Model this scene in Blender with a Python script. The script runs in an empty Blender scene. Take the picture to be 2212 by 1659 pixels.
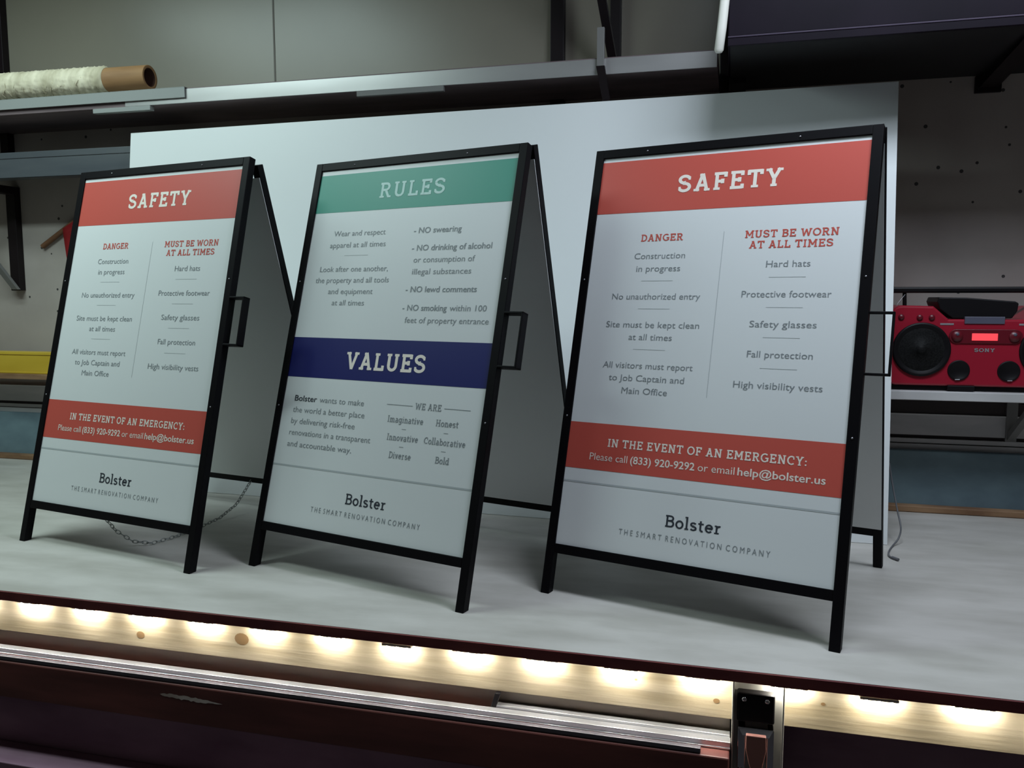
import bpy, math, random
from mathutils import Vector, Matrix
random.seed(7)
scene = bpy.context.scene
COL = scene.collection

# ------------------------------------------------------------------ camera
CAM_D, CAM_H, YAW, PITCH, ROLL, FPX = 1.474, 0.6566, 0.2570, -0.1042, -0.0006, 1816.36
_cy, _sy, _cp, _sp = math.cos(YAW), math.sin(YAW), math.cos(PITCH), math.sin(PITCH)
FW = Vector((-_sy * _cp, _cy * _cp, _sp))
_r0 = Vector((_cy, _sy, 0)); _u0 = _r0.cross(FW)
RT = _r0 * math.cos(ROLL) + _u0 * math.sin(ROLL)
UP = -_r0 * math.sin(ROLL) + _u0 * math.cos(ROLL)
EYE = Vector((0, -CAM_D, CAM_H))
cd = bpy.data.cameras.new('camera'); cam = bpy.data.objects.new('camera', cd); COL.objects.link(cam)
cd.sensor_fit = 'HORIZONTAL'; cd.sensor_width = 36.0; cd.lens = FPX / 2212 * 36.0
cd.clip_start = 0.02; cd.clip_end = 60
mw = Matrix.Identity(4)
for i in range(3):
    mw[i][0], mw[i][1], mw[i][2], mw[i][3] = RT[i], UP[i], -FW[i], EYE[i]
cam.matrix_world = mw
scene.camera = cam


def at(x, y, Y):
    """point of the room at depth Y that the photo shows at pixel (x, y)"""
    d = FW + RT * ((x - 1106) / FPX) - UP * ((y - 829.5) / FPX)
    return EYE + d * ((Y - EYE.y) / d.y)


def atz(x, y, Z):
    d = FW + RT * ((x - 1106) / FPX) - UP * ((y - 829.5) / FPX)
    return EYE + d * ((Z - EYE.z) / d.z)


# ------------------------------------------------------------------ world, exposure, lamps
scene.view_settings.view_transform = 'Standard'
scene.view_settings.look = 'None'
scene.view_settings.exposure = 0.0
scene.view_settings.gamma = 1.0
scene.view_settings.use_curve_mapping = False
w = bpy.data.worlds.new('room_air'); scene.world = w; w.use_nodes = True
w.node_tree.nodes['Background'].inputs[0].default_value = (0.62, 0.55, 0.60, 1)
w.node_tree.nodes['Background'].inputs[1].default_value = 0.05


def area(name, loc, target, sx, sy, power, color):
    l = bpy.data.lights.new(name, 'AREA'); l.shape = 'RECTANGLE'; l.size = sx; l.size_y = sy
    l.energy = power; l.color = color
    o = bpy.data.objects.new(name, l); COL.objects.link(o); o.location = loc
    d = Vector(target) - Vector(loc)
    o.rotation_euler = d.to_track_quat('-Z', 'Y').to_euler()
    return o


COOL, BLUE = (0.78, 1.0, 0.985), (0.82, 0.93, 1.06)
area('ceiling_lamp', (-2.25, -0.25, 2.03), (-2.25, -0.25, 0), 1.25, 0.22, 21.5, COOL)
area('ceiling_lamp', (-2.30, 0.30, 2.03), (-2.30, 0.30, 0), 1.20, 0.22, 11.5, COOL)
area('ceiling_lamp', (0.60, 0.10, 2.03), (0.60, 0.10, 0), 0.60, 0.30, 11.5, BLUE)
area('ceiling_lamp', (0.13, 0.10, 2.03), (0.13, 0.10, 0), 0.30, 0.30, 9.5, BLUE)
area('ceiling_lamp', (0.90, -0.20, 2.03), (0.90, -0.20, 0), 0.60, 0.30, 10.0, BLUE)


# ------------------------------------------------------------------ materials
def mat(name, rgb, rough=0.5, metal=0.0, emit=None, es=0.0, spec=0.5):
    m = bpy.data.materials.new(name); m.use_nodes = True
    b = m.node_tree.nodes['Principled BSDF']
    b.inputs['Base Color'].default_value = (*rgb, 1)
    b.inputs['Roughness'].default_value = rough
    b.inputs['Metallic'].default_value = metal
    b.inputs['Specular IOR Level'].default_value = spec
    if emit:
        b.inputs['Emission Color'].default_value = (*emit, 1)
        b.inputs['Emission Strength'].default_value = es
    return m


def noisy(m, c0, c1, scale=(8, 8, 8), detail=4.0, lo=0.35, hi=0.65, bump=0.0, rough=None):
    """mix two colours of the surface with a stretched noise"""
    nt = m.node_tree; b = nt.nodes['Principled BSDF']
    tc = nt.nodes.new('ShaderNodeTexCoord'); mp = nt.nodes.new('ShaderNodeMapping')
    mp.inputs['Scale'].default_value = scale
    n = nt.nodes.new('ShaderNodeTexNoise'); n.inputs['Scale'].default_value = 1.0
    n.inputs['Detail'].default_value = detail
    r = nt.nodes.new('ShaderNodeValToRGB')
    r.color_ramp.elements[0].position = lo; r.color_ramp.elements[1].position = hi
    r.color_ramp.elements[0].color = (*c0, 1); r.color_ramp.elements[1].color = (*c1, 1)
    nt.links.new(tc.outputs['Object'], mp.inputs['Vector']); nt.links.new(mp.outputs['Vector'], n.inputs['Vector'])
    nt.links.new(n.outputs['Fac'], r.inputs['Fac']); nt.links.new(r.outputs['Color'], b.inputs['Base Color'])
    if bump:
        bp = nt.nodes.new('ShaderNodeBump'); bp.inputs['Strength'].default_value = bump
        bp.inputs['Distance'].default_value = 0.01
        nt.links.new(n.outputs['Fac'], bp.inputs['Height']); nt.links.new(bp.outputs['Normal'], b.inputs['Normal'])
    return m


def spots(m, dark, scale=9.0, thr=0.06):
    """small dark specks (old screw holes, chips) over the base colour"""
    nt = m.node_tree; b = nt.nodes['Principled BSDF']
    src = b.inputs['Base Color'].links[0].from_socket
    tc = nt.nodes.new('ShaderNodeTexCoord')
    v = nt.nodes.new('ShaderNodeTexVoronoi'); v.inputs['Scale'].default_value = scale
    v.inputs['Randomness'].default_value = 1.0
    c = nt.nodes.new('ShaderNodeMath'); c.operation = 'LESS_THAN'; c.inputs[1].default_value = thr
    mx = nt.nodes.new('ShaderNodeMix'); mx.data_type = 'RGBA'
    mx.inputs[7].default_value = (*dark, 1)
    nt.links.new(tc.outputs['Object'], v.inputs['Vector']); nt.links.new(v.outputs['Distance'], c.inputs[0])
    nt.links.new(c.outputs[0], mx.inputs[0]); nt.links.new(src, mx.inputs[6])
    nt.links.new(mx.outputs[2], b.inputs['Base Color'])
    return m


M = {}
M['wall'] = spots(noisy(mat('painted_wall_panel', (.3, .28, .25), .32), (.26, .235, .19), (.30, .27, .215), (2, 2, 2), 5), (.05, .045, .045), 5.0, .03)
M['wall_low'] = spots(noisy(mat('painted_block_wall', (.4, .37, .33), .6), (.38, .33, .30), (.47, .415, .38), (3, 3, 3), 6), (.05, .045, .045), 15.0, .085)
M['seam'] = mat('panel_seam', (.16, .14, .12), .6)
M['sill'] = noisy(mat('grey_sill', (.2, .2, .2), .55), (.36, .35, .35), (.46, .44, .44), (4, 4, 20), 5)
M['teal'] = noisy(mat('teal_painted_board', (.08, .13, .16), .6), (.11, .165, .20), (.18, .265, .30), (5, 5, 9), 6)
M['batten'] = noisy(mat('brown_batten', (.16, .08, .03), .6), (.17, .085, .042), (.32, .19, .10), (6, 20, 20), 4)
M['groove'] = mat('groove_and_shade', (.03, .022, .022), .8)  # wall grooves, and the painted shade under the radio shelf
M['post'] = mat('dark_brown_steel', (.010, .005, .007), .5, 0, None, 0, .25)
M['shelf'] = noisy(mat('dark_shelf_board', (.06, .045, .045), .6), (.13, .092, .098), (.19, .14, .145), (3, 12, 12), 4)
M['alu'] = noisy(mat('aluminium', (.62, .61, .60), .34, .75), (.55, .54, .53), (.68, .67, .66), (1.5, 9, 9), 3)
M['alu_bright'] = mat('bright_aluminium', (.84, .85, .88), .38, .9)
M['alu_grey'] = mat('grey_aluminium', (.13, .12, .135), .5, .5)
M['acrylic'] = mat('grey_acrylic', (.33, .34, .33), .25)
M['steelgrey'] = noisy(mat('grey_channel', (.15, .17, .18), .4, .2), (.085, .095, .11), (.125, .135, .145), (2, 5, 14), 4)
M['bracket'] = mat('bracket_dark', (.010, .006, .007), .5, 0, None, 0, .25)
M['brace'] = mat('brace_grey', (.17, .165, .16), .5)
M['hood'] = noisy(mat('dark_purple_metal', (.02, .014, .026), .5, 0, None, 0, .12), (.006, .0035, .008), (.010, .006, .0125), (4, 4, 4), 3)
M['hood_glint'] = mat('hood_edge_highlight', (.05, .036, .06), .4, 0, None, 0, .3)  # paler than the hood, highlight of its lower edge put into the colour
M['hood_under'] = mat('black_underside', (.008, .007, .008), .7)
M['white_pipe'] = mat('white_pvc', (.82, .80, .72), .35)
M['card'] = noisy(mat('cardboard', (.36, .20, .09), .7), (.30, .155, .065), (.40, .22, .095), (5, 30, 30), 4)
M['card_in'] = mat('cardboard_inside', (.10, .045, .03), .8)
M['fibre'] = noisy(mat('white_fibre', (.6, .62, .5), .8), (.52, .46, .32), (.82, .74, .56), (30, 8, 8), 4)
M['yellow'] = noisy(mat('yellow_paint', (.62, .42, .04), .4), (.56, .37, .03), (.68, .47, .05), (2, 8, 8), 3)
M['red_cloth'] = mat('red_cloth', (.30, .008, .012), .6)
M['brown_wood'] = mat('brown_stick', (.17, .075, .035), .6)
M['board'] = mat('white_sheet', (.80, .82, .82), .38)
M['table'] = spots(noisy(mat('whitewashed_plywood', (.5, .5, .48), .55), (.42, .395, .355), (.555, .525, .485), (4, 11, 11), 9, .33, .64, .25), (.20, .20, .185), 3.2, .028)
M['edge'] = noisy(mat('dark_red_edge', (.08, .016, .016), .5), (.13, .022, .026), (.21, .048, .042), (7, 20, 20), 4)
M['pine'] = noisy(mat('pine', (.55, .45, .28), .6), (.34, .275, .17), (.52, .44, .31), (3, 40, 45), 5, .3, .7, .15)
M['knot'] = mat('pine_knot', (.20, .12, .05), .6)
M['red_wood'] = noisy(mat('dark_red_wood', (.045, .014, .010), .55), (.11, .032, .026), (.20, .060, .048), (3, 20, 20), 4)
M['dark_panel'] = noisy(mat('dark_panel', (.03, .016, .022), .6), (.22, .12, .17), (.36, .22, .28), (3, 9, 9), 4)
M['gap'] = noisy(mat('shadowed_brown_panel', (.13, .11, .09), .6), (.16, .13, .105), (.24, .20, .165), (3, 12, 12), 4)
M['scuff'] = noisy(mat('pale_scuff', (.4, .33, .28), .7), (.55, .45, .38), (.85, .76, .68), (14, 30, 30), 3)
M['led'] = mat('led_lens', (1, 1, 1), .4, 0, (1.0, .97, .88), 720.0)
M['led_tape'] = mat('led_tape', (.6, .58, .5), .5)
M['frame'] = mat('black_powder_coat', (.0032, .0026, .0036), .5, 0, None, 0, .12)
M['screw'] = mat('screw_head', (.30, .29, .31), .35, .8)
M['white'] = mat('sign_white', (.78, .80, .80), .42)
M['s_red'] = mat('print_coral_red', (.60, .095, .070), .45)
M['s_green'] = mat('print_green', (.030, .30, .215), .45)
M['s_blue'] = mat('print_blue', (.004, .007, .125), .45)
M['s_grey'] = mat('print_grey', (.25, .275, .29), .5)
M['s_dark'] = mat('print_dark', (.035, .042, .055), .5)
M['s_line'] = mat('print_hairline', (.47, .50, .51), .5)
M['s_cream'] = mat('print_white', (.95, .86, .77), .45)
M['s_mint'] = mat('print_pale_mint', (.50, .74, .68), .45)
M['chain'] = mat('zinc_chain', (.28, .29, .28), .4, .6)
M['cord'] = mat('grey_cord', (.12, .12, .13), .5)
M['radio'] = mat('red_plastic', (.34, .012, .030), .30)
M['radio_dk'] = mat('dark_red_plastic', (.13, .006, .014), .35)
M['r_black'] = mat('black_plastic', (.007, .006, .007), .45, 0, None, 0, .2)
M['grille'] = noisy(mat('speaker_grille', (.012, .012, .012), .6, 0, None, 0, .15), (.004, .004, .004), (.011, .011, .011), (260, 260, 260), 1)
M['r_silver'] = mat('silver_plastic', (.42, .40, .42), .35, .4)
M['r_grey'] = mat('blue_grey_plastic', (.10, .10, .14), .35)
M['display'] = mat('lit_red_display', (.5, .03, .03), .4, 0, (1.0, .075, .10), 0.9)
M['white_edge'] = noisy(mat('white_shelf_paint', (.6, .6, .58), .5), (.50, .49, .48), (.62, .61, .60), (4, 9, 9), 3)
M['chrome'] = mat('chrome', (.55, .53, .55), .14, 1.0)
M['zinc'] = noisy(mat('zinc_plate', (.62, .60, .52), .4, .3), (.50, .48, .42), (.66, .64, .57), (20, 20, 5), 3)
M['leather'] = mat('brown_strap', (.30, .125, .10), .55)
M['concrete'] = noisy(mat('dark_concrete', (.06, .05, .055), .8), (.045, .04, .045), (.08, .07, .075), (3, 3, 3), 5)
M['ceil'] = mat('ceiling_paint', (.30, .29, .28), .8)


# ------------------------------------------------------------------ mesh helpers
class MB:
    def __init__(s): s.v = []; s.f = []; s.m = []; s.mats = []; s.sm = []

    def mi(s, m):
        if m not in s.mats: s.mats.append(m)
        return s.mats.index(m)

    def poly(s, pts, m, smooth=False):
        i = len(s.v); s.v += [tuple(p) for p in pts]; s.f.append(tuple(range(i, i + len(pts)))); s.m.append(s.mi(m)); s.sm.append(smooth)

    def mesh(s, verts, faces, m, smooth=False):
        i = len(s.v); s.v += [tuple(p) for p in verts]; k = s.mi(m)
        for f in faces: s.f.append(tuple(a + i for a in f)); s.m.append(k); s.sm.append(smooth)

    def box(s, a, b, m, X=None):
        """box between corners a and b; X maps local to wanted coordinates"""
        P = [(x, y, z) for x in (a[0], b[0]) for y in (a[1], b[1]) for z in (a[2], b[2])]
        if X: P = [X(p) for p in P]
        F = [(0, 1, 3, 2), (4, 6, 7, 5), (0, 4, 5, 1), (2, 3, 7, 6), (0, 2, 6, 4), (1, 5, 7, 3)]
        s.mesh(P, F, m)

    def hexa(s, P, m):
        F = [(0, 1, 3, 2), (4, 6, 7, 5), (0, 4, 5, 1), (2, 3, 7, 6), (0, 2, 6, 4), (1, 5, 7, 3)]
        s.mesh(P, F, m)

    def tube(s, path, r, m, n=10, caps=True, close=False):
        path = [Vector(p) for p in path]; rings = []; N = len(path)
        up = None
        for i, p in enumerate(path):
            if close: t = (path[(i + 1) % N] - path[i - 1]).normalized()
            else: t = (path[min(i + 1, N - 1)] - path[max(i - 1, 0)]).normalized()
            if up is None:
                up = Vector((0, 0, 1)) if abs(t.z) < .9 else Vector((1, 0, 0))
            a = t.cross(up).normalized(); up = a.cross(t).normalized()
            rr = r[i] if isinstance(r, (list, tuple)) else r
            rings.append([p + (a * math.cos(2 * math.pi * k / n) + up * math.sin(2 * math.pi * k / n)) * rr for k in range(n)])
        base = [q for R in rings for q in R]; F = []
        for i in range(N if close else N - 1):
            j = (i + 1) % N
            for k in range(n):
                F.append((i * n + k, i * n + (k + 1) % n, j * n + (k + 1) % n, j * n + k))
        s.mesh(base, F, m, True)
        if caps and not close:
            s.poly(rings[0][::-1], m); s.poly(rings[-1], m)

    def lathe(s, prof, axis_o, axis, m, n=32, ref=None):
        """profile of (radius, height) turned round axis"""
        ax = Vector(axis).normalized(); o = Vector(axis_o)
        a = ax.orthogonal().normalized() if ref is None else Vector(ref).normalized(); b = ax.cross(a)
        V = []; F = []
        for (r, h) in prof:
            for k in range(n):
                t = 2 * math.pi * k / n; V.append(o + ax * h + (a * math.cos(t) + b * math.sin(t)) * r)
        for i in range(len(prof) - 1):
            for k in range(n): F.append((i * n + k, i * n + (k + 1) % n, (i + 1) * n + (k + 1) % n, (i + 1) * n + k))
        s.mesh(V, F, m, True)

    def prism(s, outline, y0, y1, m, X=None):
        """outline of (x, z) points extruded from y0 to y1"""
        n = len(outline); P = [(x, y0, z) for x, z in outline] + [(x, y1, z) for x, z in outline]
        if X: P = [X(p) for p in P]
        F = [tuple(range(n)), tuple(range(2 * n - 1, n - 1, -1))] + [(i, i + n, (i + 1) % n + n, (i + 1) % n) for i in range(n)]
        s.mesh(P, F, m)

    def build(s, name, parent=None, bevel=0.0, loc=None, seg=2):
        me = bpy.data.meshes.new(name); me.from_pydata(s.v, [], s.f)
        for m in s.mats: me.materials.append(M[m])
        for p, k, sm in zip(me.polygons, s.m, s.sm): p.material_index = k; p.use_smooth = sm
        me.update()
        o = bpy.data.objects.new(name, me); COL.objects.link(o)
        if parent: o.parent = parent
        if loc: o.location = loc
        if bevel:
            b = o.modifiers.new('edge_round', 'BEVEL'); b.width = bevel; b.segments = seg; b.limit_method = 'ANGLE'; b.angle_limit = math.radians(50)
        return o


def fix(o):
    """make face normals point outward"""
    import bmesh
    bm = bmesh.new(); bm.from_mesh(o.data); bmesh.ops.recalc_face_normals(bm, faces=bm.faces); bm.to_mesh(o.data); bm.free()
    return o


def tag(o, label, cat, group=None, kind=None):
    if kind: o['kind'] = kind
    if label: o['label'] = label
    if cat: o['category'] = cat
    if group: o['group'] = group
    return o


def thing(name, label, cat, loc=(0, 0, 0), rz=0.0, group=None):
    o = bpy.data.objects.new(name, None); COL.objects.link(o)
    o.empty_display_size = 0.1
    o.location = loc; o.rotation_euler = (0, 0, rz)
    return tag(o, label, cat, group)


def struct(name, mb, **k):
    o = fix(mb.build(name, **k)); o['kind'] = 'structure'; return o


# ------------------------------------------------------------------ lettering
def arc(cx, cy, rx, ry, a0, a1, n=12):
    return [(cx + rx * math.cos(math.radians(a0 + (a1 - a0) * i / n)), cy + ry * math.sin(math.radians(a0 + (a1 - a0) * i / n))) for i in range(n + 1)]


# each glyph of the slab lettering: (width, strokes, serifs); a serif is (x0, x1, y, 'b' sits on y / 't' hangs from y)
H = .07
G = {
    'A': (.86, [[(.16, 0), (.43, 1)], [(.70, 0), (.43, 1)], [(.25, .33), (.61, .33)]], [(.02, .31, 0, 'b'), (.55, .84, 0, 'b'), (.28, .50, 1, 't')]),
    'B': (.76, [[(.20, 0), (.20, 1)], [(.08, 1 - H), (.42, 1 - H)] + arc(.44, .745, .19, .185, 90, -90) + [(.2, .53)], [(.2, .53), (.44, .53)] + arc(.46, .30, .21, .23, 90, -90) + [(.08, H)]], []),
    'C': (.80, [arc(.45, .5, .36, .43, 48, 312, 20)], [(.60, .74, .70, 'm')]),
    'D': (.84, [[(.20, 0), (.20, 1)], [(.06, 1 - H), (.36, 1 - H)] + arc(.38, .5, .36, .43, 90, -90, 16) + [(.06, H)]], []),
    'E': (.76, [[(.20, 0), (.20, 1)], [(.06, 1 - H), (.66, 1 - H)], [(.2, .51), (.52, .51)], [(.06, H), (.68, H)], [(.63, 1), (.63, .74)], [(.65, 0), (.65, .26)], [(.50, .38), (.50, .64)]], []),
    'F': (.72, [[(.20, 0), (.20, 1)], [(.06, 1 - H), (.66, 1 - H)], [(.2, .49), (.50, .49)], [(.63, 1), (.63, .72)], [(.49, .36), (.49, .62)]], [(.06, .38, 0, 'b')]),
    'G': (.86, [arc(.45, .5, .36, .43, 48, 335, 20), [(.74, .46), (.74, .10)], [(.50, .46), (.84, .46)]], []),
    'H': (.88, [[(.2, 0), (.2, 1)], [(.68, 0), (.68, 1)], [(.2, .5), (.68, .5)]], [(.06, .34, 0, 'b'), (.06, .34, 1, 't'), (.54, .82, 0, 'b'), (.54, .82, 1, 't')]),
    'I': (.42, [[(.21, 0), (.21, 1)]], [(.05, .37, 0, 'b'), (.05, .37, 1, 't')]),
    'L': (.70, [[(.20, 0), (.20, 1)], [(.06, H), (.64, H)], [(.61, 0), (.61, .30)]], [(.06, .36, 1, 't')]),
    'M': (1.04, [[(.2, 0), (.2, 1)], [(.2, 1), (.52, .28)], [(.84, 1), (.52, .28)], [(.84, 0), (.84, 1)]], [(.04, .34, 0, 'b'), (.70, 1.0, 0, 'b'), (.04, .24, 1, 't'), (.80, 1.0, 1, 't')]),
    'N': (.92, [[(.2, 0), (.2, 1)], [(.2, 1), (.70, .02)], [(.70, 0), (.70, 1)]], [(.05, .35, 0, 'b'), (.05, .25, 1, 't'), (.56, .86, 1, 't')]),
    'O': (.88, [arc(.44, .5, .35, .43, 0, 360, 28)], []),
    'R': (.84, [[(.20, 0), (.20, 1)], [(.06, 1 - H), (.42, 1 - H)] + arc(.44, .72, .20, .21, 90, -90) + [(.2, .51)], [(.44, .50), (.66, .04)]], [(.06, .36, 0, 'b'), (.58, .82, 0, 'b')]),
    'S': (.74, [arc(.36, .73, .25, .20, 25, 270, 14) + arc(.36, .285, .27, .215, 90, -155, 14)], [(.54, .66, .80, 'm'), (.06, .18, .22, 'm')]),
    'T': (.78, [[(.39, 0), (.39, 1)], [(.05, 1 - H), (.73, 1 - H)], [(.09, 1), (.09, .72)], [(.69, 1), (.69, .72)]], [(.22, .56, 0, 'b')]),
    'U': (.86, [[(.2, 1), (.2, .32)] + arc(.43, .32, .23, .25, 180, 360, 12) + [(.66, 1)]], [(.05, .35, 1, 't'), (.52, .80, 1, 't')]),
    'V': (.84, [[(.15, 1), (.42, 0)], [(.69, 1), (.42, 0)]], [(.01, .30, 1, 't'), (.54, .83, 1, 't'), (.34, .50, 0, 'b')]),
    'W': (1.2, [[(.16, 1), (.36, 0)], [(.60, .92), (.36, 0)], [(.60, .92), (.84, 0)], [(1.04, 1), (.84, 0)]], [(.02, .30, 1, 't'), (.90, 1.18, 1, 't')]),
    'Y': (.82, [[(.15, 1), (.41, .44)], [(.67, 1), (.41, .44)], [(.41, .48), (.41, 0)]], [(.01, .30, 1, 't'), (.53, .81, 1, 't'), (.26, .56, 0, 'b')]),
    ':': (.30, [[(.15, .04), (.15, .20)], [(.15, .46), (.15, .62)]], []),
    'a': (.62, [arc(.27, .18, .18, .16, 0, 360, 16), [(.46, 0), (.46, .44)] + arc(.29, .46, .17, .18, 0, 150, 8)], [(.42, .60, 0, 'b')]),
    'b': (.68, [[(.17, 0), (.17, 1)], arc(.38, .34, .22, .29, 0, 360, 18)], [(.04, .2, 1, 't')]),
    'd': (.68, [[(.50, 0), (.50, 1)], arc(.29, .34, .22, .29, 0, 360, 18)], [(.36, .54, 1, 't'), (.48, .66, 0, 'b')]),
    'e': (.62, [[(.09, .36), (.53, .36)] + arc(.31, .34, .22, .29, 5, 320, 16)], []),
    'g': (.66, [arc(.29, .36, .21, .27, 0, 360, 18), [(.50, .66), (.50, -.08)] + arc(.30, -.08, .20, .17, 0, -150, 8)], [(.46, .64, .68, 't')]),
    'i': (.34, [[(.17, 0), (.17, .66)], [(.17, .82), (.17, .96)]], [(.03, .31, 0, 'b'), (.03, .2, .68, 't')]),
    'l': (.34, [[(.17, 0), (.17, 1.06)]], [(.03, .31, 0, 'b'), (.03, .2, 1.06, 't')]),
    'm': (1.02, [[(.17, 0), (.17, .66)], [(.17, .44)] + arc(.33, .44, .16, .19, 180, 0, 8) + [(.49, 0)], [(.49, .44)] + arc(.66, .44, .17, .19, 180, 0, 8) + [(.83, 0)]], [(.03, .31, 0, 'b'), (.37, .6, 0, 'b'), (.7, .97, 0, 'b'), (.03, .2, .68, 't')]),
    'n': (.70, [[(.17, 0), (.17, .66)], [(.17, .42)] + arc(.35, .42, .18, .21, 180, 0, 8) + [(.53, 0)]], [(.03, .31, 0, 'b'), (.4, .67, 0, 'b'), (.03, .2, .68, 't')]),
    'o': (.64, [arc(.32, .335, .23, .29, 0, 360, 20)], []),
    'r': (.54, [[(.19, 0), (.19, .66)], [(.19, .40)] + arc(.38, .40, .19, .22, 180, 70, 7)], [(.04, .37, 0, 'b'), (.04, .2, .68, 't')]),
    's': (.54, [arc(.27, .49, .17, .135, 25, 270, 10) + arc(.27, .19, .19, .145, 90, -155, 10)], []),
    't': (.46, [[(.20, .86), (.20, .20)] + arc(.33, .20, .13, .15, 180, 300, 7), [(.03, .62), (.42, .62)]], []),
    'v': (.64, [[(.12, .68), (.32, 0)], [(.52, .68), (.32, 0)]], [(.02, .24, .68, 't'), (.42, .63, .68, 't')]),
    '-': (.34, [[(.05, .38), (.29, .38)]], []),
}


def stroke_polys(path, w):
    out = []; n = len(path); h = w / 2
    closed = n > 3 and abs(path[0][0] - path[-1][0]) < 1e-6 and abs(path[0][1] - path[-1][1]) < 1e-6
    L = []; R = []
    for i in range(n):
        if closed: a = path[i - 1] if i else path[-2]; b = path[i + 1] if i < n - 1 else path[1]
        else: a = path[max(i - 1, 0)]; b = path[min(i + 1, n - 1)]
        dx, dy = b[0] - a[0], b[1] - a[1]; l = math.hypot(dx, dy) or 1
        nx, ny = -dy / l, dx / l
        k = 1.0
        if 0 < i < n - 1:
            ex, ey = path[i + 1][0] - path[i][0], path[i + 1][1] - path[i][1]; el = math.hypot(ex, ey) or 1
            c = abs(nx * -ey / el + ny * ex / el); k = 1 / max(c, .6)
        L.append((path[i][0] + nx * h * k, path[i][1] + ny * h * k)); R.append((path[i][0] - nx * h * k, path[i][1] - ny * h * k))
    for i in range(n - 1): out.append([R[i], R[i + 1], L[i + 1], L[i]])
    return out


def slab(text, w=.15, track=.04):
    """polygons (x, y) with capitals 1 high and the advance width"""
    P = []; x = 0.0
    for ch in text:
        if ch == ' ': x += .38; continue
        gw, st, sf = G[ch]
        for s in st:
            for q in stroke_polys(s, w): P.append([(a + x, b) for a, b in q])
        t = w * .82
        for x0, x1, y, k in sf:
            y0, y1 = (y, y + t) if k == 'b' else (y - t, y) if k == 't' else (y - t * .7, y + t * .7)
            P.append([(x0 + x, y0), (x1 + x, y0), (x1 + x, y1), (x0 + x, y1)])
        x += gw + track
    return P, x - track


_sans = {}


def sans(text, bold=0.0):
    """polygons of plain sans lettering, capitals 1 high, starting at x = 0"""
    key = (text, bold)
    if key in _sans: return _sans[key]
    c = bpy.data.curves.new('lettering', 'FONT'); c.body = text; c.size = 1.0; c.offset = bold
    c.resolution_u = 3
    o = bpy.data.objects.new('lettering', c); COL.objects.link(o)
    bpy.context.view_layer.update()
    dg = bpy.context.evaluated_depsgraph_get()
    me = bpy.data.meshes.new_from_object(o.evaluated_get(dg), depsgraph=dg)
    vs = [v.co.copy() for v in me.vertices]; fs = [tuple(p.vertices) for p in me.polygons]
    bpy.data.objects.remove(o); bpy.data.curves.remove(c); bpy.data.meshes.remove(me)
    cap = .729
    x0 = min(v.x for v in vs); x1 = max(v.x for v in vs)
    P = [[((vs[i].x - x0) / cap, vs[i].y / cap) for i in f] for f in fs]
    _sans[key] = (P, (x1 - x0) / cap)
    return _sans[key]


def put(mb, polys, width, u0, u1, v, cap, m, X, n):
    """set lettering between u0 and u1 on baseline v; X maps (u, v, n) to the sheet"""
    k = (u1 - u0) / width
    for i, q in enumerate(polys):
        h = n - .00002 * (i % 14)          # ink layers, never two in one plane
        pts = [X((u0 + a * k, v + b * cap, h)) for a, b in q]
        mb.poly(pts, m)


def rect(mb, u0, u1, v0, v1, m, X, n):
    mb.poly([X((u0, v0, n)), X((u1, v0, n)), X((u1, v1, n)), X((u0, v1, n))], m)


# ------------------------------------------------------------------ the sandwich boards
WI, T, L, E0 = .590, .0208, 1.0362, .0911          # opening width, tube, slope length, foot below the cross rail
WO = WI + 2 * T
HI = L - E0 - 2 * T
BACK_FOOT = .5881


def safety_print(mb, X, n):
    rect(mb, 0, WI, .7665, .8935, 's_red', X, n)
    rect(mb, 0, WI, .1725, .2765, 's_red', X, n)
    rect(mb, 0, WI, .1405, .1445, 's_line', X, n)
    n2 = n - .0003
    P, w_ = slab('SAFETY', .17, .10); put(mb, P, w_, .190, .421, .8085, .0400, 's_cream', X, n2)
    P, w_ = slab('IN THE EVENT OF AN EMERGENCY:', .155, .06); put(mb, P, w_, .096, .522, .2262, .0178, 's_cream', X, n2)
    for s, a, b, bo in [('Please call', .057, .147, 0), ('(833) 920-9292', .154, .298, .014), ('or email', .305, .382, 0), ('help@bolster.us', .388, .559, .014)]:
        P, w_ = sans(s, bo); put(mb, P, w_, a, b, .1945, .0165, 's_cream', X, n2)
    for s, a, b, v in [('DANGER', .117, .217, .6968), ('MUST BE WORN', .353, .544, .6966), ('AT ALL TIMES', .364, .534, .6730)]:
        P, w_ = slab(s, .15, .05); put(mb, P, w_, a, b, v, .0162, 's_red', X, n)
    for s, a, b, v in [('Construction', .107, .226, .6556), ('in progress', .115, .218, .6262), ('No unauthorized entry', .064, .270, .5618),
                       ('Site must be kept clean', .058, .275, .4972), ('at all times', .116, .217, .4690), ('All visitors must report', .062, .271, .4045),
                       ('to Job Captain and', .080, .255, .3760), ('Main Office', .114, .220, .3476), ('Hard hats', .404, .493, .6316),
                       ('Protective footwear', .359, .539, .5669), ('Safety glasses', .382, .516, .5030), ('Fall protection', .383, .514, .4393), ('High visibility vests', .361, .538, .3745)]:
        P, w_ = sans(s); put(mb, P, w_, a, b, v, .0147, 's_grey', X, n)
    for v in (.6041, .5400, .4473): rect(mb, .130, .204, v, v + .0009, 's_line', X, n)
    for v in (.6095, .5450, .4812, .4165): rect(mb, .412, .486, v, v + .0009, 's_line', X, n)
    rect(mb, .3070, .3080, .349, .713, 's_line', X, n)
    logo(mb, X, n)


def logo(mb, X, n):
    P, w_ = slab('Bolster', .135, .035); put(mb, P, w_, .246, .368, .0712, .0250, 's_dark', X, n)
    P, w_ = sans('T H E   S M A R T   R E N O V A T I O N   C O M P A N Y'.replace('   ', '  ')); put(mb, P, w_, .147, .468, .0413, .0128, 's_grey', X, n)


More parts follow.
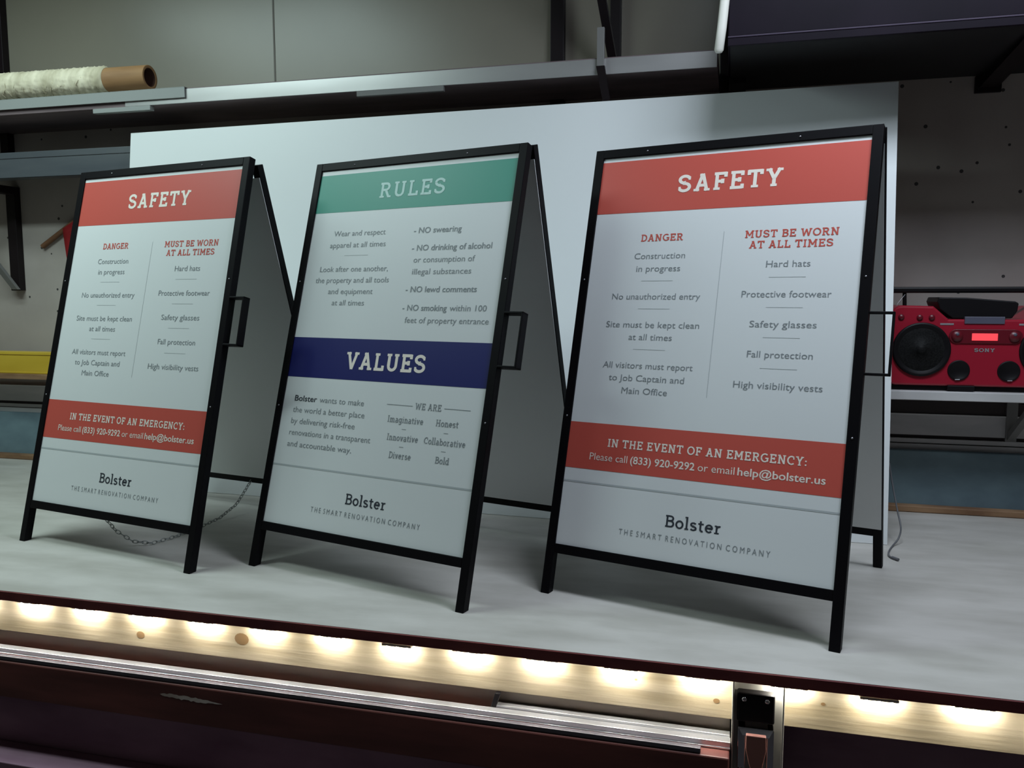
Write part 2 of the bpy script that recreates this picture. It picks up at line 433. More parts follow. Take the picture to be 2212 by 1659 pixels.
def rules_print(mb, X, n):
    rect(mb, 0, WI, .7895, .8910, 's_green', X, n)
    rect(mb, 0, WI, .3630, .4640, 's_blue', X, n)
    rect(mb, 0, WI, .1405, .1445, 's_line', X, n)
    n2 = n - .0003
    P, w_ = slab('RULES', .15, .10); put(mb, P, w_, .201, .400, .8200, .0390, 's_mint', X, n2)
    P, w_ = slab('VALUES', .17, .07); put(mb, P, w_, .182, .420, .3895, .0415, 's_cream', X, n2)
    for s, a, b, v in [('Wear and respect', .076, .241, .7256), ('apparel at all times', .069, .247, .6954), ('Look after one another,', .049, .266, .6330),
                       ('the property and all tools', .040, .274, .6045), ('and equipment', .088, .230, .5758), ('at all times', .106, .209, .5470),
                       ('or consumption of', .339, .511, .6520), ('illegal substances', .340, .506, .6230), ('within 100', .462, .561, .5355),
                       ('feet of property entrance', .340, .571, .5060), ('wants to make', .119, .258, .3030), ('the world a better place', .037, .265, .2745),
                       ('by delivering risk-free', .037, .241, .2465), ('renovations in a transparent', .037, .294, .2180), ('and accountable way.', .037, .242, .1895)]:
        P, w_ = sans(s); put(mb, P, w_, a, b, v, .0147, 's_grey', X, n)
    for s, a, b, v in [('- NO swearing', .327, .463, .7245), ('- NO drinking of alcohol', .329, .552, .6812), ('- NO lewd comments', .329, .528, .5800), ('- NO smoking', .328, .454, .5355), ('Bolster', .037, .110, .3030)]:
        P, w_ = sans(s, .012); put(mb, P, w_, a, b, v, .0147, 's_dark' if s == 'Bolster' else 's_grey', X, n)
    for s, a, b, v in [('WE ARE', .407, .480, .3053), ('Imaginative', .334, .436, .2720), ('Honest', .470, .531, .2720), ('Innovative', .340, .429, .2306),
                       ('Collaborative', .445, .556, .2306), ('Diverse', .353, .416, .1900), ('Bold', .482, .520, .1900)]:
        P, w_ = slab(s, .13, .04); put(mb, P, w_, a, b, v, .0150, 's_grey', X, n)
    rect(mb, .121, .197, .6740, .6749, 's_line', X, n)
    for a, b in ((.326, .400), (.487, .557)): rect(mb, a, b, .3115, .3129, 's_grey', X, n)
    for a, b, v in ((.379, .391, .2570), (.495, .507, .2570), (.379, .391, .2165), (.495, .507, .2165)): rect(mb, a, b, v, v + .0012, 's_grey', X, n)
    logo(mb, X, n)


def sandwich_board(loc, yaw, th, label, printer, handle_w, handle_v):
    root = thing('sandwich_board', label, 'sign', (*loc, 0), yaw, 'sandwich boards standing on the workbench')
    st, ct = math.sin(th), math.cos(th)
    F = lambda p: (p[0] - WO / 2, p[1] * st + p[2] * ct, p[1] * ct - p[2] * st)          # front leaf: (u, v, n)
    rear_top = L * st + T * ct
    tb = math.asin((BACK_FOOT - (rear_top + .004) - T) / L)
    sb, cb = math.sin(tb), math.cos(tb)
    B = lambda p: (p[0] - WO / 2, BACK_FOOT - p[1] * sb - p[2] * cb, p[1] * cb - p[2] * sb)   # rear leaf, n points to the front
    for X, s_, c_, side in ((F, st, ct, 'front'), (B, sb, cb, 'rear')):
        foot = T * s_ / c_
        for u in (0, WO - T):
            mb = MB()
            P = []
            for uu in (u, u + T):
                for n in (0, T):
                    for v in (0, 1):
                        P.append(X((uu, L - (T if 0 else 0) if v else n * s_ / c_, n)))
            mb.hexa([P[0], P[1], P[2], P[3], P[4], P[5], P[6], P[7]], 'frame')
            leg = fix(mb.build('leg', root, .0012))
            if side == 'front':
                for v in (.40, .72):
                    k = MB(); o_ = Vector(X((u + T / 2, v, -.0004))); ax = Vector(X((u, v, -1))) - Vector(X((u, v, 0)))
                    k.lathe([(.0, .0012), (.0017, .0008), (.0021, 0)], o_, ax, 'screw', 10); fix(k.build('screw', leg))
        mb = MB(); mb.box((T, L - T, 0), (WO - T, L, T), 'frame', X); rail = fix(mb.build('top_rail', root, .0012))
        if side == 'front':
            for u in (.13, .47):
                k = MB(); o_ = Vector(X((u, L - T * .55, -.0004))); ax = Vector(X((u, 0, -1))) - Vector(X((u, 0, 0)))
                k.lathe([(.0, .0012), (.0017, .0008), (.0021, 0)], o_, ax, 'screw', 10); fix(k.build('screw', rail))
        mb = MB(); mb.box((T, E0, 0), (WO - T, E0 + T, T), 'frame', X); fix(mb.build('cross_rail', root, .0012))
        mb = MB(); PX = lambda p: X((p[0] + T, p[1] + E0 + T, p[2]))
        if side == 'front': mb.box((-.004, -.004, .0040), (WI + .004, HI + .004, .0070), 'white', PX)
        else: mb.box((-T + .0005, 0, T + .0002), (WI + T - .002, HI - .010, T + .0018), 'white', PX)
        o = mb.build('sign_panel' if side == 'front' else 'rear_panel', root)
        fix(o)
        if side == 'front':
            pm = MB(); pm.mats = ['white']; pm.v = [tuple(v.co) for v in o.data.vertices]; pm.f = [tuple(p.vertices) for p in o.data.polygons]
            pm.m = [0] * len(pm.f); pm.sm = [False] * len(pm.f)
            printer(pm, PX, .0037)
            nm = pm.build('sign_panel', root); old = o.data
            bpy.data.objects.remove(o); bpy.data.meshes.remove(old); nm.name = 'sign_panel'
            nm['label'] = 'white printed sign panel'
    # hinges joining the two leaves at the top
    for u in (.10, WO - .14):
        mb = MB(); y0 = F((0, L, 0))[1]; z0 = L * ct
        mb.box((u - WO / 2, rear_top - .012, z0 - T * st - .0005), (u + .04 - WO / 2, rear_top + .016, z0 - T * st + .0028), 'frame')
        fix(mb.build('hinge', root, .0008))
    # carrying handle on the right hand upright
    mb = MB(); v1, v0 = handle_v; wv = .005; hn = handle_w
    u0, u1 = WO - .001, WO + .047
    n0 = T / 2 - hn / 2
    mb.box((u0, v1 - wv, n0), (u1, v1, n0 + hn), 'frame', F)
    mb.box((u0, v0, n0), (u1, v0 + wv, n0 + hn), 'frame', F)
    mb.box((u1 - wv, v0, n0), (u1, v1, n0 + hn), 'frame', F)
    fix(mb.build('handle', root, .0012))
    return root


s0 = sandwich_board((-1.5435, .2689), -.2004, .2406, 'leftmost coral red safety sandwich board, a chain hanging between its feet', safety_print, .022, (.676, .553))
s1 = sandwich_board((-.8321, .2169), -.2711, .2694, 'middle sandwich board with green rules header and dark blue values band', rules_print, .024, (.647, .522))
s2 = sandwich_board((-.0974, .2099), -.2808, .2662, 'rightmost and nearest coral red safety sandwich board, beside the red radio', safety_print, .007, (.652, .525))

# chain between the feet of the left sign, links in one mesh
inv = (Matrix.Translation((-1.5435, .2689, 0)) @ Matrix.Rotation(-.2004, 4, 'Z')).inverted()
key = [Vector((-1.541, .298, .090)), Vector((-1.540, .330, .050)), Vector((-1.515, .362, .014)), Vector((-1.475, .385, .006)), Vector((-1.456, .45, .006)),
       Vector((-1.447, .55, .006)), Vector((-1.442, .64, .010)), Vector((-1.437, .72, .032)), Vector((-1.434, .79, .082)), Vector((-1.433, .803, .094))]
pts = []
for i in range(len(key) - 1):
    n = max(2, int((key[i + 1] - key[i]).length / .0115))
    pts += [key[i].lerp(key[i + 1], j / n) for j in range(n)]
mb = MB()
for i in range(len(pts) - 1):
    a, b = inv @ pts[i], inv @ pts[i + 1]; d = (b - a).normalized(); c = (a + b) / 2
    side = d.cross(Vector((0, 0, 1)) if abs(d.z) < .95 else Vector((1, 0, 0))).normalized(); oth = side.cross(d)
    q = side if i % 2 else oth
    ring = [c + d * (.0085 * math.cos(t)) + q * (.0042 * math.sin(t)) for t in [2 * math.pi * k / 12 for k in range(12)]]
    mb.tube(ring, .0011, 'chain', 6, False, True)
o = mb.build('chain', s0); o['label'] = 'zinc link chain'

# ------------------------------------------------------------------ the white sheet behind the signs
bw, by, bx0, bx1, bh, bt = -.0345, .8904, -2.0586, .4093, 1.2323, .1179
def BX(p):
    ax = Vector((math.cos(bw), math.sin(bw), 0)); up = Vector((0, math.sin(bt), math.cos(bt))); nn = ax.cross(up)   # nn faces the camera side
    return tuple(Vector((0, by, .0008)) + ax * p[0] + up * p[1] - nn * p[2])
mb = MB(); mb.box((bx0, 0, 0), (bx1, bh, .006), 'board', BX)
o = fix(mb.build('white_sheet', None, .0006)); tag(o, 'large blank white sheet leaning against the wall behind the three signs', 'board')

# ------------------------------------------------------------------ room shell
WALL = 1.35
mb = MB(); mb.box((-4.2, WALL, -1.0), (3.0, WALL + .12, 1.325), 'wall_low'); mb.box((-4.2, WALL, 1.325), (3.0, WALL + .12, 2.35), 'wall'); struct('wall_back', mb)
mb = MB(); mb.box((-4.2, -3.4, -1.06), (3.0, WALL, -1.0), 'concrete'); struct('floor', mb)
mb = MB(); mb.box((-4.2, -3.4, 2.35), (3.0, WALL + .12, 2.42), 'ceil'); struct('ceiling', mb)
mb = MB(); mb.box((-4.3, -3.4, -1.06), (-4.2, WALL + .12, 2.42), 'wall'); struct('wall_left', mb)
mb = MB(); mb.box((3.0, -3.4, -1.06), (3.1, WALL + .12, 2.42), 'wall'); struct('wall_right', mb)
p = at(592, 80, WALL)
mb = MB(); mb.box((p.x - .003, WALL - .0015, 1.33), (p.x + .003, WALL + .001, 2.35), 'seam'); struct('trim_1', mb)
# thicker lower wall below the radio ledge, with a groove and a painted board along the bench
mb = MB(); mb.box((-4.2, 1.325, .230), (3.0, WALL, .292), 'sill'); mb.box((-4.2, 1.322, .292), (3.0, WALL, .296), 'white_edge'); struct('trim_2', mb)
mb = MB(); mb.box((-4.2, 1.334, .219), (3.0, WALL, .230), 'groove'); struct('trim_3', mb)
mb = MB(); mb.box((-4.2, 1.322, .206), (3.0, WALL, .219), 'sill'); mb.box((-4.2, 1.330, .203), (3.0, WALL, .206), 'groove'); mb.box((-4.2, 1.318, .186), (3.0, WALL, .203), 'sill'); struct('trim_4', mb)
mb = MB(); mb.box((-4.2, 1.295, -.02), (3.0, WALL, .186), 'teal'); struct('baseboard_back', mb, bevel=.003)
# steel posts on the wall
def post(px, half, z0, z1, label):
    p = at(px, 50, 1.33); mb = MB(); mb.box((p.x - half, 1.318, z0), (p.x + half, WALL, z1), 'post')
    return tag(fix(mb.build('wall_post', None, .002)), label, 'post', 'dark steel posts on the back wall')
post(1205, .0225, .96, 2.3, 'dark steel post on the wall crossing behind the middle of the upper shelf')
mb = MB(); mb.box((-.0612, 1.318, .96), (-.0335, WALL, 2.3), 'post')
tag(fix(mb.build('wall_post', None, .002)), 'dark steel post on the wall right beside the left side of the dark hood', 'post', 'dark steel posts on the back wall')
post(-2, .0195, 1.22, 2.3, 'dark steel post on the wall at the left edge above the yarn roll')

# ------------------------------------------------------------------ upper wall shelf
SY = 1.05
sh = thing('wall_shelf', 'long dark upper wall shelf with bright aluminium front strip above the white sheet', 'shelf', (-1.6, WALL, 1.30))
def LX(p, o=Vector((-1.6, WALL, 1.30))): return tuple(Vector(p) - o)
mb = MB(); mb.box((-4.0, SY + .004, 1.300), (-.062, WALL, 1.350), 'shelf', LX); fix(mb.build('shelf_board', sh, .002))
mb = MB(); mb.box((-2.03, SY, 1.3005), (-.0635, SY + .004, 1.346), 'alu', LX); o = fix(mb.build('front_strip', sh, .0008)); o['label'] = 'bright aluminium front strip'
mb = MB(); mb.box((-1.17, SY - .002, 1.284), (-.88, SY + .012, 1.300), 'brace', LX); fix(mb.build('under_clip', sh, .001))
mb = MB(); mb.box((-2.16, SY - .002, 1.285), (-1.93, SY + .02, 1.3), 'acrylic', LX); fix(mb.build('under_clip', sh, .001))
# acrylic strips on the left end of the shelf
mb = MB(); mb.box((-3.2, SY - .007, 1.3505), (-1.79, SY + .10, 1.3520), 'acrylic'); mb.box((-3.2, SY - .007, 1.317), (-1.79, SY - .002, 1.3505), 'acrylic')
tag(fix(mb.build('acrylic_angle', None, .0006)), 'grey acrylic angle strip lying over the left end of upper shelf edge', 'strip')
# diagonal bracket and upright clip at the shelf front
br = thing('shelf_bracket', 'dark steel shelf bracket with slanted brace and grey clip near the dark hood', 'bracket', (-.39, WALL, 1.35))
def LX2(p, o=Vector((-.39, WALL, 1.35))): return tuple(Vector(p) - o)
mb = MB(); mb.box((-.408, 1.318, 1.3505), (-.374, WALL, 2.3), 'bracket', LX2); fix(mb.build('upright', br, .002))
mb = MB(); a = Vector((-.384, 1.30, 1.352)); b = Vector((-.44, 1.05, 1.75))
mb.hexa([LX2(a + Vector(v)) for v in ((-.013, -.02, 0), (-.013, .02, 0), (.013, -.02, 0), (.013, .02, 0))] + [LX2(b + Vector(v)) for v in ((-.013, -.02, 0), (-.013, .02, 0), (.013, -.02, 0), (.013, .02, 0))], 'bracket')
fix(mb.build('brace', br))
mb = MB(); mb.box((-.40, 1.20, 1.3505), (-.30, 1.32, 1.362), 'bracket', LX2); fix(mb.build('foot_plate', br, .001))
cl = thing('upright_clip', 'grey upright clip hooked over the aluminium shelf edge below the slanted brace', 'clip', (-.393, SY, 1.30))
mb = MB(); mb.box((-.011, -.014, .022), (.010, -.0005, .131), 'brace'); fix(mb.build('clip_plate', cl, .001))
mb = MB(); mb.hexa([(-.013, -.016, .022), (-.013, -.001, .024), (.012, -.016, .022), (.012, -.001, .024), (.004, .01, -.075), (.004, .028, -.075), (.026, .01, -.075), (.026, .028, -.075)], 'bracket'); fix(mb.build('clip_hook', cl))

# ------------------------------------------------------------------ cardboard tube wound with fibre
tb_ = thing('yarn_roll', 'cardboard tube wound with shaggy white fibre on the upper left shelf', 'roll', (-2.3, 1.078, 1.3525))
R = .0405
TX0, TX1, TC = -1.1, at(319, 160, 1.078).x + 2.3, (0, 0, R + .0096)
WX = at(233, 165, 1.078).x + 2.3
mb = MB(); ax = (1, .03, 0)
mb.lathe([(R, TX0), (R, TX1), (R - .001, TX1 + .001), (R - .0085, TX1 + .001), (R - .0095, TX1), (R - .0095, TX0)], TC, ax, 'card', 40, (0, 0, 1))
o = mb.build('cardboard_tube', tb_)
mb = MB(); mb.lathe([(R - .0096, TX1 - .0005), (R - .0096, TX1 - .5), (0, TX1 - .5)], TC, ax, 'card_in', 32, (0, 0, 1)); mb.build('tube_bore', tb_)
mb = MB(); prof = []; rnd = random.Random(3)
N = 60; V = []; F = []
axv = Vector(ax).normalized(); an = Vector((0, 0, 1)); bn = axv.cross(an)
RINGS = 150
for i in range(RINGS + 1):
    h = TX0 + .04 + (WX - TX0 - .04) * i / RINGS
    for k in range(N):
        t = 2 * math.pi * k / N
        sag = -.003 if math.cos(t) < -.5 else 0
        r = R + .0050 + .0022 * math.sin(i * 1.9 + k * .6) + rnd.uniform(-.0016, .0016)
        if i in (0, RINGS): r = R + .0005
        V.append(Vector(TC) + axv * h + (an * math.cos(t) + bn * math.sin(t)) * r)
for i in range(RINGS):
    for k in range(N): F.append((i * N + k, i * N + (k + 1) % N, (i + 1) * N + (k + 1) % N, (i + 1) * N + k))
mb.mesh(V, F, 'fibre', True)
for i in range(420):   # loose strands that hang round the winding
    h = rnd.uniform(TX0 + .05, WX - .006); t0 = rnd.uniform(math.pi * .45, math.pi * 1.75); dt = rnd.uniform(.25, .7); sl = rnd.uniform(-.02, .02)
    path = [Vector(TC) + axv * (h + sl * j / 4) + (an * math.cos(t0 + dt * j / 4) + bn * math.sin(t0 + dt * j / 4)) * (R + .0048 + .0045 * j / 4 * rnd.random()) for j in range(5)]
    path = [Vector((q.x, q.y, max(q.z, .0015))) for q in path]
    mb.tube(path, [.0011, .0011, .0010, .0008, .0004], 'fibre', 4, False)
o = mb.build('fibre_winding', tb_); o['label'] = 'shaggy white fibre winding'

# ------------------------------------------------------------------ lower left shelf channel, bracket, flag, yellow bar
CY = 1.125
p0, p1 = at(0, 331, CY), at(0, 386, CY)
mb = MB()
mb.box((-3.9, CY, p1.z), (-1.97, CY + .004, p0.z), 'steelgrey'); mb.box((-3.9, CY, p0.z - .004), (-1.97, WALL - .0315, p0.z), 'steelgrey'); mb.box((-3.9, CY, p1.z), (-1.97, CY + .05, p1.z + .003), 'steelgrey')
mb.box((-3.9, CY - .0025, p0.z - .022), (-1.97, CY, p0.z), 'steelgrey')
tag(fix(mb.build('shelf_channel', None, .001)), 'blue grey steel shelf channel at left, below the yarn roll shelf', 'shelf')
lb = thing('shelf_bracket', 'dark bracket with pale diagonal brace under the blue grey left shelf', 'bracket', (-2.80, WALL, .68))
a, b = at(15, 390, 1.32), at(40, 612, 1.32)
zt = p1.z - .001
mb = MB(); mb.box((-.028, -.03, .0), (.016, 0, zt - .68), 'bracket'); fix(mb.build('upright', lb, .002))
q0, q1 = Vector((0.004, -.034, .01)), Vector((-.10, -.19, .30))
mb = MB(); mb.hexa([q0 + Vector(v) for v in ((-.012, -.012, -.006), (-.012, .004, -.006), (.016, -.012, -.006), (.016, .004, -.006))] + [q1 + Vector(v) for v in ((-.012, -.012, 0), (-.012, .004, 0), (.016, -.012, 0), (.016, .004, 0))], 'brace'); o = fix(mb.build('brace', lb, .001)); o['label'] = 'pale grey diagonal brace'
mb = MB(); mb.box((-.028, -.20, zt - .68 - .03), (.016, -.028, zt - .68), 'bracket'); fix(mb.build('arm', lb, .002))
mb = MB(); mb.hexa([q1 + Vector(v) for v in ((-.012, -.012, -.01), (-.012, .004, -.01), (.016, -.012, -.01), (.016, .004, -.01))] + [Vector((.0, -.20, zt - .68 - .02)) + Vector(v) for v in ((-.04, -.0, 0), (-.04, .016, 0), (0, 0, 0), (0, .016, 0))], 'brace'); fix(mb.build('brace', lb))
# red flag on a stick
fl = thing('red_flag', 'red cloth flag on a brown stick on the wall behind the left safety sign', 'flag', (-2.55, 1.33, .90))
mb = MB(); mb.tube([(-.13, .010, -.045), (0, .006, .030), (.20, .004, .145)], .010, 'brown_wood', 10); o = fix(mb.build('stick', fl)); o['label'] = 'brown wooden stick'
mb = MB(); V = []; F = []
for i in range(11):
    for j in range(9):
        u_, v_ = i / 10, j / 8
        x = -.014 + .020 * (1 - v_) * 0 + .19 * u_ + .018 * v_; z = (.022 + .10 * u_) - v_ * (.215 + .05 * u_)
        y = -.008 + .010 * math.sin(u_ * 9 + v_) * v_
        V.append((x, y, z))
for i in range(10):
    for j in range(8): F.append((i * 9 + j, i * 9 + j + 1, (i + 1) * 9 + j + 1, (i + 1) * 9 + j))
mb.mesh(V, F, 'red_cloth', True); o = mb.build('flag_cloth', fl); o['label'] = 'hanging red cloth'
sd = o.modifiers.new('cloth_thickness', 'SOLIDIFY'); sd.thickness = .002; sd.offset = -1
# yellow bar on a small ledge
YY = 1.22
ya, yb, yc = at(0, 759, YY), at(0, 806, YY), at(0, 817, YY)
mb = MB(); mb.box((-3.9, YY - .015, yc.z), (-2.1, WALL, yb.z), 'batten'); tag(fix(mb.build('wall_ledge', None, .002)), 'narrow brown wooden ledge on the wall carrying the yellow bar', 'ledge')
yr = thing('yellow_bar', 'yellow box section bar lying on the brown wall ledge at left', 'bar', (-2.9, YY, yb.z))
mb = MB(); h = ya.z - yb.z - .0008
mb.box((-.9, .003, .0006), (.72, .050, h - .011), 'yellow'); mb.box((-.9, 0, h - .011), (.72, .054, h), 'yellow'); mb.box((-.9, 0, .0006), (.72, .054, .008), 'yellow')
fix(mb.build('bar_body', yr, .0015))
mb = MB(); mb.box((.72, .001, .001), (.726, .053, h - .0005), 'r_black'); fix(mb.build('end_cap', yr, .001))

# ------------------------------------------------------------------ dark overhead hood at upper right
hd = thing('overhead_hood', 'dark purple metal hood box on the wall at upper right', 'hood', (.6, WALL, 1.305))
HX0, HX1, HY0, HZ = -.032, 1.9, .79, 1.305
def LX3(p, o=Vector((.6, WALL, 1.305))): return tuple(Vector(p) - o)
mb = MB(); mb.box((HX0, HY0, HZ), (HX1, WALL, 2.25), 'hood', LX3); fix(mb.build('hood_body', hd, .003))
mb = MB(); mb.box((HX0, HY0 - .002, HZ - .022), (HX1, HY0 + .010, HZ), 'hood', LX3); mb.box((HX0, HY0 - .0035, HZ - .003), (HX1, HY0 - .002, HZ + .001), 'hood_glint', LX3); fix(mb.build('front_lip', hd, .001))  # the thin paler strip paints the highlight along the lower edge
mb = MB(); mb.box((HX0 + .005, HY0 + .012, HZ - .004), (HX1, WALL - .001, HZ - .0002), 'hood_under', LX3); fix(mb.build('underside_plate', hd))
mb = MB(); mb.box((HX0, HY0 + .4, HZ - .02), (HX0 + .05, WALL, HZ), 'hood_under', LX3); fix(mb.build('side_rail', hd))
hb = thing('hood_bracket', 'dark triangular wall bracket under the right end of the overhead hood', 'bracket', (.70, WALL, 1.28))
mb = MB(); mb.hexa([(-.02, -.03, -.015), (-.02, -.001, -.015), (.03, -.03, -.015), (.03, -.001, -.015), (-.02, -.50, .018), (-.02, -.46, .018), (.03, -.50, .018), (.03, -.46, .018)], 'bracket'); fix(mb.build('brace', hb))
mb = MB(); mb.box((-.03, -.012, -.03), (.04, 0, .018), 'bracket'); fix(mb.build('wall_plate', hb, .001))
# white pipe beside the hood
pp = thing('white_pipe', 'white plastic pipe hanging at the left corner of the dark hood', 'pipe', (-.047, .775, 1.265))
mb = MB(); mb.tube([(-.006, 0, .0), (-.006, 0, .006), (0, 0, .06), (.012, 0, .20), (.03, -.002, .5), (.05, -.004, .98)], [.008, .0115, .0118, .0118, .0118, .0118], 'white_pipe', 16); fix(mb.build('pipe_tube', pp))
mb = MB(); mb.tube([(.012, 0, .215), (.012, 0, .232)], .0135, 'white_pipe', 16); mb.box((.010, 0, .218), (.03, .0145, .229), 'white_pipe'); fix(mb.build('pipe_clip', pp))

# ------------------------------------------------------------------ radio on its shelf
rs = thing('radio_shelf', 'white edged wall shelf holding the red radio at right', 'shelf', (.9, WALL, .389))
mb = MB(); mb.box((-.56, -.249, -.026), (1.1, 0, -.0005), 'white_edge'); fix(mb.build('shelf_board', rs, .002))
mb = MB(); mb.box((-.56, -.022, -.092), (1.1, -.0005, -.026), 'groove'); fix(mb.build('shade_strip', rs, .001))  # dark strip standing in for the shade under the shelf board
mb = MB(); mb.box((-.10, -.22, -.040), (-.07, 0, -.026), 'bracket'); mb.box((-.10, -.03, -.17), (-.07, 0, -.04), 'brace')
mb.hexa([(-.095, -.215, -.046), (-.095, -.195, -.04), (-.075, -.215, -.046), (-.075, -.195, -.04), (-.095, -.03, -.165), (-.095, -.03, -.14), (-.075, -.03, -.165), (-.075, -.03, -.14)], 'brace'); fix(mb.build('shelf_bracket', rs))
RC = at(2127, 755, 1.12).x
ra = thing('portable_radio', 'red portable radio with round black speakers on the white shelf at right', 'radio', (RC, 1.12, .3895))
def rp(x, y, d=0.0):
    q = at(x, y, 1.12 - d); return (q.x - RC, -d, q.z - .3895)
xl = rp(1921, 750)[0]; W2 = -xl
ztop = rp(1990, 660)[2]; zb = .014
out = []
def rr(cx, cz, r, a0, a1, n=7): return [(cx + r * math.cos(math.radians(a0 + (a1 - a0) * i / n)), cz + r * math.sin(math.radians(a0 + (a1 - a0) * i / n))) for i in range(n + 1)]
zc = rp(2127, 690)[2]
left = rr(-W2 + .03, zb + .02, .02, 180, 270) 
out = rr(-W2 + .022, zb + .022, .022, 180, 270) + rr(W2 - .022, zb + .022, .022, 270, 360) + rr(W2 - .03, ztop - .03, .03, 0, 90) + [(.135, ztop - .002), (.095, zc), (-.095, zc), (-.135, ztop - .002)] + rr(-W2 + .03, ztop - .03, .03, 90, 180)
mb = MB(); mb.prism(out, 0, .20, 'radio'); fix(mb.build('radio_body', ra, .006, seg=3))
mb = MB(); mb.box((-W2 + .01, .012, 0.0006), (W2 - .01, .19, .014), 'r_black'); fix(mb.build('radio_base', ra, .002))
for sx in (-1, 1):
    mb = MB(); mb.box((sx * .055 - .035, -.004, .0004), (sx * .055 + .035, .02, .016), 'r_black') if sx < 0 else mb.box((.135, -.004, .0004), (.20, .02, .016), 'r_black'); fix(mb.build('foot', ra, .002))
scx, _, scz = rp(1990, 755); sr = .0725
for sx in (-1, 1):
    mb = MB(); c0 = (sx * abs(scx), -.0005, scz)
    mb.lathe([(sr + .004, 0), (sr + .003, .006), (sr - .004, .006), (sr - .010, .001), (sr - .02, -.0)], c0, (0, -1, 0), 'r_black', 48)
    mb.lathe([(sr - .012, .001), (sr * .6, .0035), (.014, .005), (.012, .008), (.006, .0105), (0, .011)], c0, (0, -1, 0), 'grille', 40)
    fix(mb.build('speaker', ra))
zl = [rp(2069, 800), rp(2177, 800)]
for sx in (-1, 1):
    mb = MB(); c0 = (sx * .063, 0, zl[0][2]); mb.lathe([(.029, -.0), (.028, .003), (.025, .003), (.023, .0012), (.0, .0010)], (c0[0], -.0006, c0[2]), (0, -1, 0), 'r_black', 32); o = fix(mb.build('bass_port', ra))
    k = MB(); k.tube([(c0[0] - .006 + .003 * sx, -.0045, c0[2] - .0262), (c0[0] + .006 + .003 * sx, -.0045, c0[2] - .0258)], .0014, 'r_silver', 6); fix(k.build('port_bar', o))  # small silver bar at the lower rim
for (x, y) in ((1947, 685), (1987, 686), (2013, 686)):
    mb = MB(); q = rp(x, y); mb.lathe([(.0085, 0), (.008, .003), (0, .0034)], q, (0, -1, 0), 'radio_dk', 20); fix(mb.build('button', ra))
# raised control panel with display
d0, d1 = rp(2060, 711), rp(2200, 743)
zm = (d0[2] + d1[2]) / 2; hh = (d0[2] - d1[2]) / 2
ol = rr(-.073, zm, hh, 90, 270, 12) + rr(.073, zm, hh, 270, 450, 12)
mb = MB(); mb.prism(ol, -.004, .001, 'radio_dk'); cp = fix(mb.build('control_panel', ra, .001))
e0, e1 = rp(2099, 720), rp(2154, 736)
mb = MB(); mb.box((e0[0], -.0052, e1[2]), (e1[0], -.0042, e0[2]), 'display'); o = fix(mb.build('display', cp, .0004)); o['label'] = 'glowing red display'
for sx in (-1, 1):
    mb = MB(); mb.lathe([(.015, 0), (.014, .004), (0, .0045)], (sx * .072, -.0041, zm), (0, -1, 0), 'radio_dk', 24)
    mb.lathe([(.0045, 0), (.004, .0008), (0, .001)], (sx * .072, -.0087, zm + .006), (0, -1, 0), 'r_grey', 12); fix(mb.build('knob', cp))
# silver tag lines and maker's name
q0, q1 = rp(2031, 698), rp(2060, 702)
for sx in (-1, 1):
    mb = MB(); mb.box((sx * abs(q0[0]) if sx < 0 else abs(q1[0]), -.0012, q1[2]), (sx * abs(q1[0]) if sx < 0 else abs(q0[0]), .0003, q0[2]), 'r_silver'); fix(mb.build('badge', ra))
n0, n1 = rp(2104, 760), rp(2149, 752)
mb = MB(); P, w_ = slab('SON', .2, .10)
XR = lambda p: (p[0], -.0012 - p[2], p[1])
Pn, wn = slab('SON', .2, .10); Py, wy = slab('Y', .2, .1)
tot = wn + .1 + wy
allp = Pn + [[(a + wn + .1, b) for a, b in q] for q in Py]
put(mb, allp, tot, n0[0], n1[0], n0[2], .010, 'r_silver', XR, 0); mb.build('name_lettering', ra)
# top lid, grey band and handle
t0 = [rp(2026, 652), rp(2030, 642), rp(2090, 643), rp(2195, 651), rp(2203, 655), rp(2200, 672), rp(2188, 688), rp(2060, 688), rp(2032, 668)]
mb = MB(); mb.prism([(q[0], q[2]) for q in t0], .006, .15, 'r_black'); fix(mb.build('cassette_lid', ra, .003))
g0, g1 = rp(2084, 684), rp(2170, 700)
mb = MB(); mb.box((g0[0], -.003, g1[2]), (g1[0], .02, g0[2]), 'r_grey'); fix(mb.build('lid_band', ra, .001))
g0, g1 = rp(2064, 686), rp(2190, 694)
h0, h1 = rp(1932, 620), rp(1932, 633)
hz0, hz1 = at(1932, 633, 1.20).z - .3895, at(1932, 620, 1.20).z - .3895
mb = MB(); mb.box((-W2 + .008, .07, hz0), (W2 - .008, .094, hz1), 'r_black'); ha = fix(mb.build('carry_handle', ra, .005))
for sx in (-1, 1):
    mb = MB(); mb.tube([(sx * (W2 - .05), .082, ztop - .004), (sx * (W2 - .048), .082, hz0 + .002)], .0055, 'r_black', 10); fix(mb.build('handle_post', ha))
mb = MB(); mb.tube([(-W2 + .012, .04, ztop - .03), (-W2 + .024, .04, ztop + .006), (-W2 + .046, .06, hz0 - .004)], .0008, 'r_silver', 6); fix(mb.build('antenna', ra))

